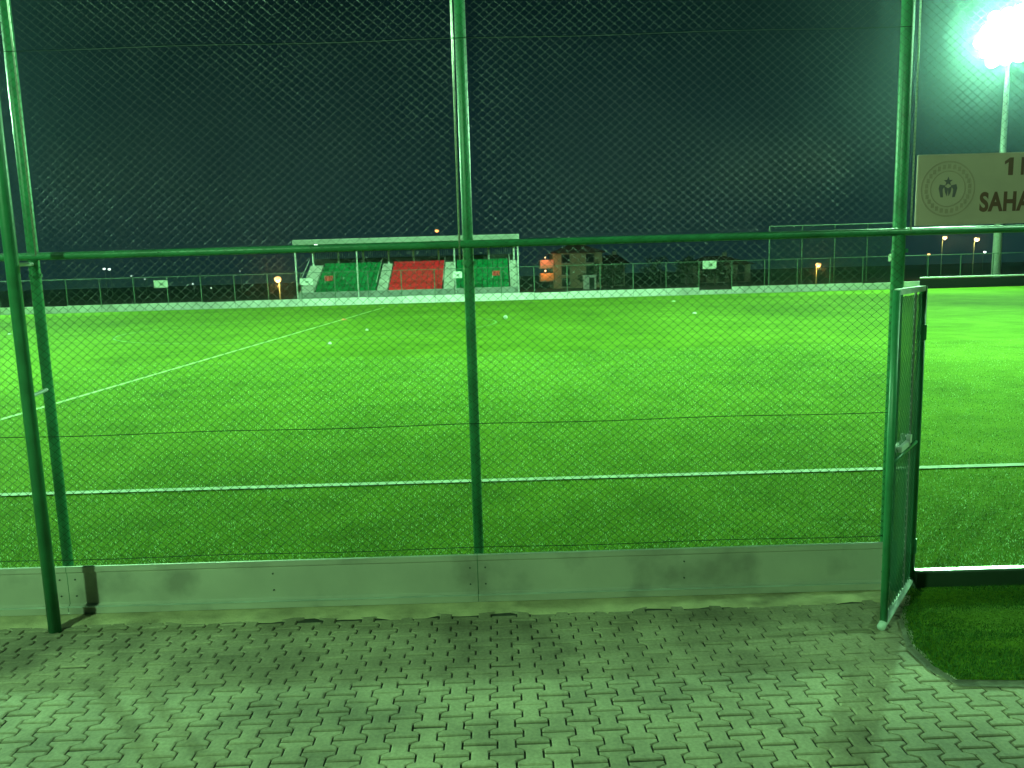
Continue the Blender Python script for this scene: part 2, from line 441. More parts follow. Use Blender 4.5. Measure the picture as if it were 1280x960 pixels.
# short hinge post end at the kickboard
MB().tube([loc(sG+.012, .03, -.01), loc(sG+.012, .03, KZ+.02)], .017, 10).build('corner_post', GREEN, fence, smooth=True)

# turf mat outside the gate
q = [g(1139, 724), g(1132, 750), g(1127, 774), g(1139, 809), g(1165, 834), g(1193, 852)]
far_r = [fp(fpos(1140, 724)[0]+4.2, .03, 0)]
nr = g(1280, 853); nr2 = q[-1]+(nr-q[-1]).normalized()*3.6
poly = [(p.x, p.y) for p in q]+[(nr2.x, nr2.y), (far_r[0].x, far_r[0].y)]
def mat_z(y):
    v = y-poly[5][1]
    return .014+.010*math.exp(-((v-.42)/.07)**2)+.013*math.exp(-((v-.78)/.09)**2)+.006*math.exp(-((v-1.1)/.06)**2)
def left_x(y):
    for (xa_, ya_), (xb_, yb_) in zip(poly[:5], poly[1:6]):
        if yb_ <= y <= ya_: return xa_+(xb_-xa_)*(ya_-y)/max(1e-6, ya_-yb_)
    return poly[0][0] if y > poly[0][1] else poly[5][0]
tm = MB(); NV, NU = 64, 30; ya, yb = poly[0][1], poly[5][1]
for v in range(NV+1):
    y = ya+(yb-ya)*v/NV; xl_ = left_x(y)
    for u in range(NU+1):
        x = xl_+(poly[6][0]-xl_)*u/NU
        e_ = min(1, u/1.0)*min(1, (NV-v)/1.0); sl = (u/NU)*(poly[6][1]-yb)*v/NV
        tm.v.append((x, y+sl, -.004+(mat_z(y)+.004+.003*math.sin(x*4.3+y*3))*(1 if e_ > 0 else 0)))
for v in range(NV):
    for u in range(NU):
        i = v*(NU+1)+u; tm.f.append((i, i+NU+1, i+NU+2, i+1))
tmo = tm.build('turf_mat', TURF); tag(tmo, 'dark green turf mat laid on the paving in the open gateway', 'turf mat')
bm = MB(); bm.tone = []
xs = [p[0] for p in poly]; ys = [p[1] for p in poly]
def inside(x, y):
    c = False; j = len(poly)-1
    for i in range(len(poly)):
        if (poly[i][1] > y) != (poly[j][1] > y) and x < (poly[j][0]-poly[i][0])*(y-poly[i][1])/(poly[j][1]-poly[i][1])+poly[i][0]: c = not c
        j = i
    return c
for _ in range(60000):
    x = random.uniform(min(xs), min(xs)+2.2); y = random.uniform(min(ys), max(ys))
    if not inside(x, y): continue
    h = .007+.009*rnd(); wd = .0022; t = rnd()*6.283; t2 = rnd()*6.283; ln = h*rnd(); i = len(bm.v)
    mz = mat_z(y); bm.v += [(x-wd*math.cos(t), y-wd*math.sin(t), mz-.002), (x+wd*math.cos(t), y+wd*math.sin(t), mz-.002), (x+ln*math.cos(t2), y+ln*math.sin(t2), mz+h)]
    bm.f.append((i, i+1, i+2)); bm.tone.append(min(1, max(0, random.gauss(.13, .13))))  # pile toned down, the sill bar's shadow is in the colour
tag(bm.build('pile', BLADE, tmo), kind='stuff')
# concrete kerbing round the mat
ce = MB()
e_in = q[2:]+[nr2]
pr = None
for k, p in enumerate(e_in):
    n_ = Vector((-.75, -.65, 0)) if k < 3 else Vector((-.1, -1, 0)); n_.normalize()
    o = p+n_*.055
    row = [(p.x+.01, p.y+.01, .006), (o.x, o.y, .005)]
    i = len(ce.v); ce.v += row
    if k: ce.f.append((i-2, i-1, i+1, i))
tag(ce.build('mat_edging', mat('dirty_concrete', (.17, .17, .11), .95, var=.4, scale=7, bump=.8, bscale=30, stain=(4, .5))), kind='structure')

# ------------------------------------------------------------------ sign over the gateway
sx0, sz1 = fpos(1142, 191); _, sz0 = fpos(1142, 279)
sx1 = sx0+1.75
SZ0 = RAILZ+.03; SZ1 = SZ0+(sz1-sz0)
SO = .05
sign = empty('sign_board', fp((sx0+sx1)/2, SO, SZ0), 'beige sign board with round emblem and dark lettering hung above the gateway', 'sign'); sign.rotation_euler = (0, 0, FROT)
sw, sh = sx1-sx0, SZ1-SZ0
BEIGE = mat('sign_beige', (.50, .355, .31), .55, var=.1, scale=3, stain=(2, .85))
SDARK = mat('sign_letter', (.15, .062, .05), .6)
SRING = mat('sign_ring', (.41, .28, .24), .6)
MB().rbox((0, 0, sh/2), (sw, .018, sh), b=.004).build('board', BEIGE, sign)
def spt(x, y):                                            # sign-local x, z of a pixel
    d = ray(x, y); t = (FO+FN*(SO+.012)-CAM).dot(FN)/d.dot(FN); p = CAM+d*t
    return (p-FO).dot(FD)-(sx0+sx1)/2, p.z-SZ0
ex, ez = spt(1185, 236); er = abs(spt(1219, 236)[0]-ex)
def ring(r0_, r1_, y0=-.0095, y1=-.012):
    mb = MB(); n = 48
    for k in range(n):
        i = len(mb.v)
        for q in (k, k+1):
            t = 2*math.pi*q/n
            for rr in (r0_, r1_):
                for y in (y0, y1): mb.v.append((ex+rr*math.cos(t), y, ez+rr*math.sin(t)))
        a0, a1, b0, b1 = i, i+1, i+2, i+3; c0, c1, d0, d1 = i+4, i+5, i+6, i+7
        mb.f += [(a1, b1, d1, c1), (a0, a1, c1, c0), (b0, d0, d1, b1)]
    return mb
emb = ring(er*.95, er); emb2 = ring(er*.62, er*.65)
emb.v, off_ = emb.v, len(emb.v)
emb.f += [tuple(i+off_ for i in f) for f in emb2.f]; emb.v += emb2.v
# small marks round the band
for k in range(26):
    t = 2*math.pi*k/26+.1
    if .15 < (t % 6.283) < .0: continue
    cx, cz = ex+er*.8*math.cos(t), ez+er*.8*math.sin(t); hw = er*.055
    emb.prism([(cx-hw, cz-hw*1.4), (cx+hw, cz-hw*1.4), (cx+hw, cz+hw*1.4), (cx-hw, cz+hw*1.4)], -.0095, -.0118, lambda a, b, d: (a, d, b))
emo = emb.build('emblem', SRING, sign)
fg = MB(); k_ = er
fy = lambda a, b, d: (ex+a*k_, d, ez+b*k_)
for sgn in (-1, 1):                                       # two leaning figures under a small star
    fg.prism([(sgn*.10, .12), (sgn*.30, .16), (sgn*.34, .02), (sgn*.26, -.30), (sgn*.17, -.30), (sgn*.20, -.02)][::sgn], -.0095, -.012, fy)
    fg.prism([(sgn*.0, .02), (sgn*.14, .10), (sgn*.10, -.12), (sgn*.03, -.26)][::sgn], -.0095, -.012, fy)
star = []
for k in range(10):
    t = math.pi/2+k*math.pi/5; rr = .17 if k % 2 == 0 else .07
    star.append((rr*math.cos(t), .26+rr*math.sin(t)))
fg.prism(star, -.0095, -.012, fy)
fg.build('figure', mat('sign_grey', (.16, .12, .15), .6), emo)
def letters(txt, x, z0_, hgt, width=None, name='lettering'):
    cu = bpy.data.curves.new(name, 'FONT'); cu.body = txt; cu.size = 1; cu.offset = .036; cu.extrude = .002; cu.space_character = 1.08
    o = bpy.data.objects.new(name, cu); COL.objects.link(o)
    bpy.context.view_layer.update()
    me = bpy.data.meshes.new_from_object(o.evaluated_get(bpy.context.evaluated_depsgraph_get()))
    bpy.data.objects.remove(o)
    xs_ = [v.co.x for v in me.vertices]; ys_ = [v.co.y for v in me.vertices]
    ks = hgt/(max(ys_)-min(ys_)); kx = ks if width is None else width/(max(xs_)-min(xs_))
    for v in me.vertices:
        v.co = Vector((x+(v.co.x-min(xs_))*kx, -.0112-v.co.z*.5, z0_+(v.co.y-min(ys_))*ks))
    me.materials.clear(); me.materials.append(SDARK)
    o = bpy.data.objects.new(name, me); COL.objects.link(o); o.parent = sign
    return o
lx, lz = spt(1224, 265); _, lz2 = spt(1224, 240)
letters('SAHA', lx, lz, lz2-lz, spt(1288.5, 265)[0]-lx)
nx_, nz = spt(1255.5, 219); _, nz2 = spt(1257, 197)
oneW = spt(1266, 219)[0]-nx_; oneH = nz2-nz
MB().prism([(nx_+oneW*a_, nz+oneH*b2) for a_, b2 in ((.45, 0), (1, 0), (1, 1), (.58, 1), (.0, .80), (.0, .62), (.45, .74))], -.0095, -.0125, lambda a, b, d: (a, d, b)).build('lettering', SDARK, sign)
letters('N', spt(1276, 219)[0], nz, nz2-nz, spt(1291, 219)[0]-spt(1276, 219)[0])

# ------------------------------------------------------------------ far perimeter fence
XW = lambda x, y=370, Y=None: at(x, y, YF if Y is None else Y).x
pf = empty('perimeter_fence', (0, YF, 0), 'low green mesh fence on white boards along the far side of the pitch', 'fence')
FARP = mat('far_post', (.075, .15, .10), .6)
FARW = mat('far_wire', (.04, .10, .06), .6)
step = XW(252)-XW(210)
xl = XW(210)-step*14
xs_ = [xl+k*step for k in range(48)]
ftop = at(210, 346, YF).z
zb = at(210, 378.6, YF).z
NB = 0
for x in xs_:
    MB().tube([(x, 0, 0), (x, 0, ftop)], .045, 6).build('post', FARP, pf)
MB().tube([(xs_[0], 0, ftop), (xs_[-1], 0, ftop)], .03, 6).build('top_rail', FARP, pf)
for k, (x0_, x1_) in enumerate(zip(xs_[:-1], xs_[1:])):
    px = 640+(x0_/YF*F)
    hh = zb*(1.0 if k % 5 else .93)
    if 20 <= k-14+14 and 880 < px < 915: hh = zb*.62
    MB().rbox(((x0_+x1_)/2, -.06, hh/2), (x1_-x0_-.03, .05, hh), b=.012).build('white_board', WALLW, pf)
chainlink(xs_[0], xs_[-1], zb, ftop, lambda s, o, z: (s, o, z), dw=.16, dh=.16, r=.0035, sides=3).build('mesh', FARW, pf)
# taller ball-stop fence
xa = XW(963); tall = empty('ball_stop_fence', (xa, YF+.5, 0), 'taller green mesh fence rising above the low fence at right', 'fence')
ztall = at(963, 283, YF+.5).z
for k in range(5): MB().tube([(k*step, 0, 0), (k*step, 0, ztall)], .05, 6).build('post', FARP, tall)
MB().tube([(0, 0, ztall), (4*step, 0, ztall)], .035, 6).build('top_rail', FARP, tall)
chainlink(0, 4*step, .6, ztall, lambda s, o, z: (s, o, z), dw=.16, dh=.16, r=.0045, sides=3).build('mesh', FARW, tall)
# dark board at right
bA, bB = at(1150, 347, YF-1.6), at(1330, 342, YF-1.6)
bar = empty('barrier_board', ((bA.x+bB.x)/2, YF-1.6, 0), 'long dark board with pale top rail at the right end of the far touchline', 'barrier')
bl = bB.x-bA.x
MB().rbox((0, 0, .42), (bl, .08, .84), b=.01).build('board', DARK, bar)
MB().tube([(-bl/2, 0, .98), (bl/2, 0, .98)], .07, 8).build('top_rail', WHITE, bar)
for k in range(7): MB().tube([(-bl/2+.1+k*(bl-.2)/6, .06, 0), (-bl/2+.1+k*(bl-.2)/6, .06, .96)], .03, 6).build('post', FARP, bar)
# boards hung on the far fence
def hung(px, py, w_, h_, lab):
    p = at(px, py, YF-.12)
    o = empty('notice_board', (p.x, YF-.12, p.z), lab, 'board', 'white boards hung on the far fence')
    sx, sz = w_/F*YF, h_/F*YF
    MB().rbox((0, 0, 0), (sx, .03, sz), b=.008).build('panel', WHITE, o)
    MB().box((sx*.05, -.018, -sz*.05), (sx*.25, .004, sz*.3)).build('print', mat('board_print', (.25, .32, .28), .6), o)
    return o
hung(201, 355, 17, 9, 'small white board on the far fence left of the stand')
hung(383, 352, 16, 8, 'small white board beside the left stairs of the stand')
hung(572, 343.5, 11, 8, 'small white board in front of the stand behind the middle post')
hung(887, 331, 17, 10, 'small white board on the far fence right of the houses')
hung(1116, 322, 11, 9, 'small white board on the far fence partly behind the right post')

# ------------------------------------------------------------------ grandstand
YS = YF+2.0
def sxp(x): return at(x, 372, YS).x
SXc = sxp(511)
st = empty('grandstand', (SXc, YS, 0), 'small roofed grandstand with green and red seats across the pitch', 'grandstand')
gx = lambda x: sxp(x)-SXc
wt = at(510, 362, YS).z                                   # top of the front wall
SCONC = mat('stand_concrete', (.28, .31, .30), .85, var=.2, scale=.9, stain=(.6, .75))
SPALE = mat('stand_pale', (.50, .52, .47), .8, var=.2, scale=1.5)
SBACK = mat('stand_back', (.022, .035, .028), .8)
X0, X1 = gx(373), gx(649)
NR, RD, RH = 7, .78, .40
MB().rbox(((X0+X1)/2, .1, wt/2), (X1-X0, .2, wt), b=.03).build('front_wall', SCONC, st)
tiers = MB()
for k in range(NR):
    z = wt-.25+k*RH
    tiers.box(((X0+X1)/2, .22+k*RD+RD/2, z/2), (X1-X0-.04, RD-.003, z))
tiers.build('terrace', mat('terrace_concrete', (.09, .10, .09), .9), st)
zt_ = wt-.25+(NR-1)*RH
for nm, p0, p1 in (('stairs', 373, 391), ('stairs', 470, 484), ('stairs', 553.5, 568), ('stairs', 638, 649)):
    a0, a1 = gx(p0), gx(p1); s2 = MB()
    for k in range(NR*2):
        z = wt-.05+k*RH/2
        s2.box(((a0+a1)/2, .24+k*RD/2+RD/4, z/2+.01), (a1-a0-.08, RD/2-.004, z))
    so = s2.build(nm, SPALE, st)
    MB().tube([(a0+.05, .3, wt+.75), (a0+.05, .3+NR*RD-.6, zt_+1.0)], .03, 6).build('handrail', STEEL, so)
SGREEN = mat('seat_green', (.005, .20, .062), .8, var=.12, scale=2, spec=.08)
SRED = mat('seat_red', (.80, .02, .036), .8, var=.15, scale=2, spec=.08)
def seat_mb(mb, x, y, z):
    mb.rbox((x, y, z+.22), (.47, .40, .06), b=.02)
    mb.rbox((x, y+.20, z+.42), (.47, .06, .36), b=.015)
    mb.box((x, y+.05, z+.10), (.06, .25, .19))
    return mb
rest = {'g': MB(), 'r': MB()}; cnt = 0
blocks = [(392.5, 469, 'g'), (485, 552.5, 'r'), (569, 637, 'g')]
for k in range(NR):
    for p0, p1, c in blocks:
        a0, a1 = gx(p0), gx(p1); nn = int((a1-a0)/.50)
        for j in range(nn):
            x = a0+(j+.5)*(a1-a0)/nn; y = .22+k*RD+RD*.42; z = wt-.25+k*RH
            if cnt < 99:
                seat_mb(MB(), x, y, z).build('seat', SGREEN if c == 'g' else SRED, st)['label'] = ('green' if c == 'g' else 'red')+' plastic seat in the front rows of the stand'
                cnt += 1
            else: seat_mb(rest[c], x, y, z)
for c, mb in rest.items():
    o = mb.build('seats', SGREEN if c == 'g' else SRED, st); o['kind'] = 'stuff'; o['label'] = ('green' if c == 'g' else 'red')+' plastic seats in the upper rows'
DB = .22+NR*RD
MB().box(((X0+X1)/2, DB+.1, (zt_+1.05)/2), (X1-X0-.3, .12, zt_+1.05)).build('back_wall', SBACK, st)
rf_y0 = at(510, 297, YS-.3).z
RFZ = rf_y0
rfb = MB(); rfb.prism([(-.3, RFZ-.12), (DB+.6, RFZ-.9), (DB+.6, RFZ-.78), (-.3, RFZ)], X0-.15, X1+.1, lambda a, b, d: (d, a, b))
rf = rfb.build('roof', mat('roof_sheet', (.05, .12, .07), .6, var=.2, scale=1), st)
MB().rbox(((X0+X1)/2, -.36, RFZ-.16), (X1-X0+.25, .1, .46), b=.02).build('fascia', mat('fascia_white', (.30, .33, .30), .5, var=.15, scale=.8), rf)
for p0 in (373, 449, 570, 648.5):
    MB().tube([(gx(p0), -.12, 0), (gx(p0), -.12, RFZ-.2)], .075, 8).build('column', mat('column_paint', (.42, .46, .44), .6), st)
for k in range(9):
    x = X0+.3+k*(X1-X0-.6)/8
    MB().tube([(x, DB-.02, zt_+.3), (x, DB-.02, RFZ-.85)], .10, 8).build('column', STEEL, st)
    MB().tube([(x, -.2, RFZ-.22), (x, DB, RFZ-1.0)], .06, 6).build('rafter', FARP, st)
rl_ = MB()
for k in range(95):
    x = X0+.2+k*(X1-X0-.4)/94; rl_.box((x, DB+.0, zt_+1.05+.45), (.04, .03, .9))
rl_.box(((X0+X1)/2, DB, zt_+1.95), (X1-X0, .05, .05)); rl_.build('back_railing', mat('rail_grey', (.16, .22, .19), .5), st)
ROOFL = emit('roof_lamp_glow', (.75, 1, .8), 14)
for px, py, r in ((395, 307, .17), (527, 297.5, .10), (608, 297, .06)):
    p = at(px, py, YS+1.0); l = MB().sphere((p.x-SXc, 1.0, p.z), r).build('roof_lamp', ROOFL, st)
    MB().tube([(p.x-SXc, 1.0, p.z), (p.x-SXc-.9, 1.4, RFZ-.28)], .03, 5).build('bracket', STEEL, l)
def banner(px, py, w_, h_, lab):
    p = at(px, py, YS+2.2)
    o = empty('banner', (p.x, YS+2.2, p.z), lab, 'banner', 'red banners on the stand')
    sx, sz = w_/F*YS, h_/F*YS; mb = MB(); n = 8
    for k in range(n+1):
        for z in (-sz/2, 0, sz/2): mb.v.append((-sx/2+sx*k/n, .05*math.sin(k*1.3), z))
    for k in range(n):
        for q in (0, 1): mb.f.append((k*3+q, k*3+3+q, k*3+4+q, k*3+1+q))
    c = mb.build('cloth', mat('banner_red', (.62, .05, .04), .7), o)
    md = c.modifiers.new('thick', 'SOLIDIFY'); md.thickness = .02
    MB().box((-sx/2, .05, -.1), (.05, .05, sz*1.4)).build('pole', STEEL, o)
    return o
banner(411, 348, 10.5, 6.5, 'small red banner over the left green seats')
banner(620, 341.5, 9, 6, 'small red banner over the right green seats')

# ------------------------------------------------------------------ floodlight masts
LCOL = (.37, 1.0, .45)
LENS = emit('floodlight_lens', (.50, 1.0, .70), 70)
MASTM = mat('mast_steel', (.50, .55, .52), .45, metal=.3)
YM = YF+5
mb0 = g(1245, 335+3); mp = at(1245, 338, YM)
hp = at(1262, 46, YM)
MH = hp.z
def make_mast(x, y, aim, lab):
    o = empty('floodlight_mast', (x, y, 0), lab, 'floodlight', 'floodlight masts round the pitch')
    ax, ay = aim[0]-x, aim[1]-y; az = math.atan2(ay, ax)-math.pi/2
    o.rotation_euler = (0, 0, az)
    parts_mast(o); return o
def parts_mast(o):
    MB().rbox((0, 0, .3), (1.6, 1.6, .6), b=.06).build('footing', SPALE, o)
    MB().tube([(0, 0, .6), (0, 0, MH*.5), (0, 0, MH+.8)], .42, 14, r2=.17).build('pole', MASTM, o, smooth=True)
    fr = MB()
    for r in range(5):
        z = MH-2.1+r*1.06; hw = 1.6 if r in (0, 4) else 2.6; fr.tube([(-hw, .25, z-.3), (hw, .25, z-.3)], .06, 6)
    for x in (-1.5, 1.5): fr.tube([(x, .25, MH-2.5), (x, .25, MH+2.2)], .06, 6)
    fr.build('crossbars', MASTM, o)
    for r, nn in enumerate((3, 4, 5, 4, 3)):
        for c in range(nn):
            x = (c-(nn-1)/2)*1.16; z = MH-2.0+r*1.0
            hd_ = MB(); i = 0
            # tilted lamp housing, opening forward and down
            tl = math.radians(22)
            fnn = lambda a, b, d: (x+a, .45+d*math.cos(tl)+b*math.sin(tl), z-d*math.sin(tl)+b*math.cos(tl))
            hd_.prism([*[(  .58*math.cos(math.pi*q/7), .58*math.sin(math.pi*q/7)) for q in range(14)]], -.2, .16, fnn)
            h_ = hd_.build('floodlight', MASTM, o)
            MB().prism([*[(.565*math.cos(math.pi*q/7), .565*math.sin(math.pi*q/7)) for q in range(14)]], .163, .18, fnn).build('lens', LENS, h_)
cx_ = h0.x
m1 = make_mast(hp.x, YM, (cx_, 36), 'tall floodlight mast with its lamps lit at upper right')
def copy_mast(x, y, aim, lab):
    c = copy_tree(m1); c.location = (x, y, 0)
    c.rotation_euler = (0, 0, math.atan2(aim[1]-y, aim[0]-x)-math.pi/2); c['label'] = lab; return c
XL = 2*cx_-hp.x
copy_mast(XL, YM, (cx_, 36), 'lit floodlight mast beyond the far left corner')
copy_mast(hp.x-8, 6.6, (cx_, 36), 'lit floodlight mast beside the near touchline far to the right')
copy_mast(XL+22, 6.6, (cx_, 36), 'lit floodlight mast beside the near touchline far to the left')
def spot(x, y, aim, power, cone=150, r=1.2, blend=.9):
    d = bpy.data.lights.new('floodlight_beam', 'SPOT'); d.energy = power; d.color = LCOL; d.spot_size = math.radians(cone); d.spot_blend = blend
    d.shadow_soft_size = r
    v = Vector((aim[0]-x, aim[1]-y, aim[2]-MH)); n = Vector((v.x, v.y, 0)).normalized()
    o = bpy.data.objects.new('floodlight_beam', d); COL.objects.link(o); o.location = (x+n.x*1.6, y+n.y*1.6, MH)
    o.rotation_euler = v.to_track_quat('-Z', 'Y').to_euler()
    return o
spot(hp.x, YM, (cx_, 38, 0), 205e3)
spot(XL, YM, (cx_+2, 34, 0), 320e3)
spot(hp.x-8, 6.6, (-3, 35.5, 0), 350e3, cone=76, blend=1)
spot(XL+22, 6.6, (-3, 35.5, 0), 330e3, cone=76, blend=1)

# ------------------------------------------------------------------ street lamps and far lights
def street_lamp(px, py, Y, col, strength, lab, r=.22, poleh=None, power=0, name='street_lamp'):
    p = at(px, py, Y); o = empty(name, (p.x, p.y, 0), lab, 'street lamp', 'street lamps beyond the pitch')
    MB().tube([(0, .6, 0), (0, .6, p.z*.9), (0, .5, p.z+.15), (0, .0, p.z+.25)], .07, 6).build('pole', FARP, o)
    MB().rbox((0, 0, p.z+.2), (.34, .7, .14), b=.03).build('head', MASTM, o)
    MB().sphere((0, 0, p.z), r, sz=.8).build('lamp', emit('lamp_%d_%d' % (int(col[1]*100), int(strength*10)), col, strength), o)
    if power:
        d = bpy.data.lights.new('street_light', 'POINT'); d.energy = power; d.color = col; d.shadow_soft_size = .3
        l = bpy.data.objects.new('street_light', d); COL.objects.link(l); l.location = (p.x, p.y-.1, p.z-.5)
    return o
ORG = (1.0, .36, .08); WRM = (1.0, .55, .2); WHT = (.8, 1, .9)
street_lamp(347, 349, YF+25, ORG, 3.2, 'orange street lamp just left of the stand', .42, power=1500)
street_lamp(1023, 331, YF+30, ORG, 3.2, 'orange street lamp seen left of the open gate', .36, power=700)
street_lamp(1161, 318, YF+90, WRM, 3, 'small low amber lamp right of the gate post', .28)
street_lamp(1181, 297, YF+45, WRM, 4, 'amber street lamp under the emblem of the sign', .30, power=300)
street_lamp(1221, 299, YF+45, WRM, 4.2, 'amber street lamp under the lettering of the sign', .36, power=400)
street_lamp(546, 288.5, YF+60, ORG, 3, 'small orange lamp showing above the stand roof', .32)
for px, py, r, lab in ((130, 336, .6, 'left lamp of a bright white pair far off'), (136.5, 336.5, .6, 'right lamp of a bright white pair far off'),
                       (164, 345, .3, 'tiny white lamp far off right of the bright pair'), (181, 349, .3, 'tiny white lamp just above the left notice board'),
                       (241, 355, .3, 'tiny white lamp right of the left notice board'), (264, 360, .28, 'tiny white lamp low between the far fence posts'),
                       (287, 366, .28, 'tiny white lamp lowest beside the far white boards'), (300, 339, .22, 'tiny faint white lamp above the far fence')):
    street_lamp(px, py, YF+150, WHT, 3, lab, r*.62)
street_lamp(1231, 315, YF+120, WHT, 5, 'tiny white lamp beside the right mast', .3)

# street lamp on the paving behind the photographer
o = empty('street_lamp', (-9.0, -7.0, 0), 'tall street lamp standing on the paving behind the viewpoint', 'street lamp')
MB().tube([(0, 0, 0), (0, 0, 4), (0, 0, 7.2), (.3, .3, 7.6), (.9, .9, 7.7)], .07, 10).build('pole', MASTM, o, smooth=True)
MB().rbox((1.0, 1.0, 7.72), (.3, .7, .14), rot=-.78, b=.03).build('head', MASTM, o)
MB().rbox((1.0, 1.0, 7.63), (.22, .5, .05), rot=-.78, b=.01).build('lamp', emit('path_lamp_glow', (.8, 1, .6), 20), o)
d = bpy.data.lights.new('street_light', 'SPOT'); d.energy = 6900; d.color = (.40, 1.0, .43); d.shadow_soft_size = .25; d.spot_size = math.radians(165); d.spot_blend = .5
l = bpy.data.objects.new('street_light', d); COL.objects.link(l); l.location = (-8.0, -6.0, 7.55)
l.rotation_euler = Vector((.45, .75, -.7)).to_track_quat('-Z', 'Y').to_euler()

# ------------------------------------------------------------------ houses
HW1 = mat('house_render', (.36, .31, .20), .9, var=.25, scale=.4, stain=(.25, .7))
HW2 = mat('house_grey', (.24, .26, .19), .9, var=.25, scale=.4)
HROOF = mat('roof_tile', (.12, .07, .05), .9, var=.3, scale=1.5)
HWIN = mat('dark_window', (.012, .018, .018), .15)
HBAL = mat('pink_lit_balcony', (.62, .30, .25), .8)  # pink of the warm lamp light put into the balcony colour
HBAL2 = mat('orange_lit_balcony', (.70, .36, .14), .8)  # orange lamp light painted into this balcony's colour
def house(px0, px1, pytop, Y, depth, storeys, wm, lab, roof='hip', rx=.8):
    a0, a1 = at(px0, 350, Y), at(px1, 350, Y); ht = at((px0+px1)/2, pytop, Y).z; w_ = a1.x-a0.x
    o = empty('house', ((a0.x+a1.x)/2, Y, 0), lab, 'house')
    MB().box((0, depth/2, ht/2), (w_, depth, ht)).build('wall', wm, o)
    r = MB(); e = rx; rh = 1.6 if roof == 'hip' else 2.0
    i = len(r.v); X = w_/2+e
    r.v += [(-X, -e, ht), (X, -e, ht), (X, depth+e, ht), (-X, depth+e, ht), (-X+depth*.45, depth/2, ht+rh), (X-depth*.45, depth/2, ht+rh)]
    r.f += [(0, 1, 5, 4), (1, 2, 5), (2, 3, 4, 5), (3, 0, 4), (3, 2, 1, 0)]
    ro = r.build('roof', HROOF, o)
    MB().rbox((w_*.2, depth*.6, ht+rh*.9), (.7, .7, 1.6), b=.03).build('chimney', wm, ro)
    sh_ = ht/storeys; nw = max(2, int(w_/2.6))
    for s_ in range(storeys):
        for k in range(nw):
            x = -w_/2+(k+.5)*w_/nw; z = (s_+.52)*sh_
            f = MB()
            for dx in (-.62, .62): f.box((x+dx, -.03, z), (.09, .08, 1.4))
            for dz in (-.66, .66): f.box((x, -.03, z+dz), (1.15, .08, .09))
            fo = f.build('window', mat('window_frame', (.10, .09, .07), .6), o); MB().box((x, -.012, z), (1.14, .03, 1.24)).build('pane', HWIN, fo)
            MB().box((x, -.1, z-.76), (1.5, .22, .08)).build('sill', SPALE, fo)
    return o, w_, ht
YH = YF+52
h_, w_, ht_ = house(692, 753, 316, YH, 9, 3, HW1, 'tan three storey house with projecting balconies right of the stand')
for k, (py, m_) in enumerate(((346, HBAL2), (329.5, HBAL))):
    z = at(684, py, YH).z
    b2 = MB().rbox((-w_/2-1.0, 1.6, z), (2.2, 3.4, 1.15), b=.04); bo = b2.build('balcony', m_, h_)
    MB().box((-w_/2-1.0, 1.6, z-.68), (2.3, 3.6, .14)).build('slab', HW1, bo)
    lp = MB().sphere((-w_/2-1.3, -.45, z+.95), .13); lp.build('porch_lamp', emit('porch_glow', (1, .5, .22), 2.5), bo)
    d = bpy.data.lights.new('porch_light', 'POINT'); d.energy = 80; d.color = (1, .42, .16); d.shadow_soft_size = .15
    l = bpy.data.objects.new('porch_light', d); COL.objects.link(l); l.location = h_.location+Vector((-w_/2-1.3, -1.1, z+.75))
house(756, 781, 330, YH+6, 8, 2, HW2, 'low grey house joined behind the tan house')
house(866, 938, 331, YH+12, 9, 2, HW2, 'wide dim two storey house behind the far fence')
ps = at(738, 357, YH-12)
sh = empty('shed', (ps.x, YH-12, 0), 'small pale shed with flat roof before the tan house', 'shed')
MB().rbox((0, 1, .95), (1.7, 2, 1.9), b=.03).build('wall', SPALE, sh); MB().box((0, 1, 1.955), (1.9, 2.3, .1)).build('roof', STEEL, sh); MB().box((.2, -.02, .85), (.7, .06, 1.6)).build('door', HWIN, sh)
p_ = at(691, 350, YH-6)

# trees beyond the fence
LEAF = mat('dark_leaves', (.03, .06, .022), .7, var=.5, scale=1.2)
BARK = mat('bark', (.07, .055, .04), .9)
def tree(px, Y, ht, wd, lab, nl=900, low=.12):
    p = at(px, 360, Y); o = empty('tree', (p.x, Y, 0), lab, 'tree', 'trees beyond the far fence')
    t = MB().tube([(0, 0, -.1), (.05, .03, ht*.35), (-.05, 0, ht*.75)], .16, 7, r2=.05)
    for k in range(6):
        an = k*1.1; t.tube([(0, 0, ht*(.25+.07*k)), (wd*.33*math.cos(an), wd*.33*math.sin(an), ht*(.42+.08*k))], .06, 5, r2=.02)
    t.build('trunk', BARK, o)
    c = MB(); cl_ = [(random.gauss(0, wd*.24), random.gauss(0, wd*.24), ht*random.uniform(low+.15, .95), random.uniform(.5, 1)*wd*.2) for _ in range(16)]
    for _ in range(nl):
        a = random.choice(cl_); q = Vector((random.gauss(0, 1), random.gauss(0, 1), random.gauss(0, 1))).normalized()*a[3]*random.uniform(.5, 1.1)
        b = Vector(a[:3])+q; u = Vector((random.gauss(0, 1), random.gauss(0, 1), random.gauss(0, 1))).normalized(); v = u.orthogonal().normalized()
        l = random.uniform(.12, .26)
        c.quad(b-u*l-v*l*.1, b-v*l*.5, b+u*l, b+v*l*.5)
    c.build('crown', LEAF, o); return o
tree(741, YH-8, 3.6, 4.0, 'dark rounded bush in front of the tan house', low=0)
tree(766, YH-6, 4.0, 4.6, 'dark spreading tree in front of the low grey house', low=0)
tree(893, YH, 4.2, 7.0, 'broad dark tree in front of the wide dim house', 1400, low=0)
tree(826, YH+14, 4.6, 5, 'dim tree in the gap between the houses')
tree(858, YH+5, 4.4, 3, 'slim dim tree at the left corner of the wide house')

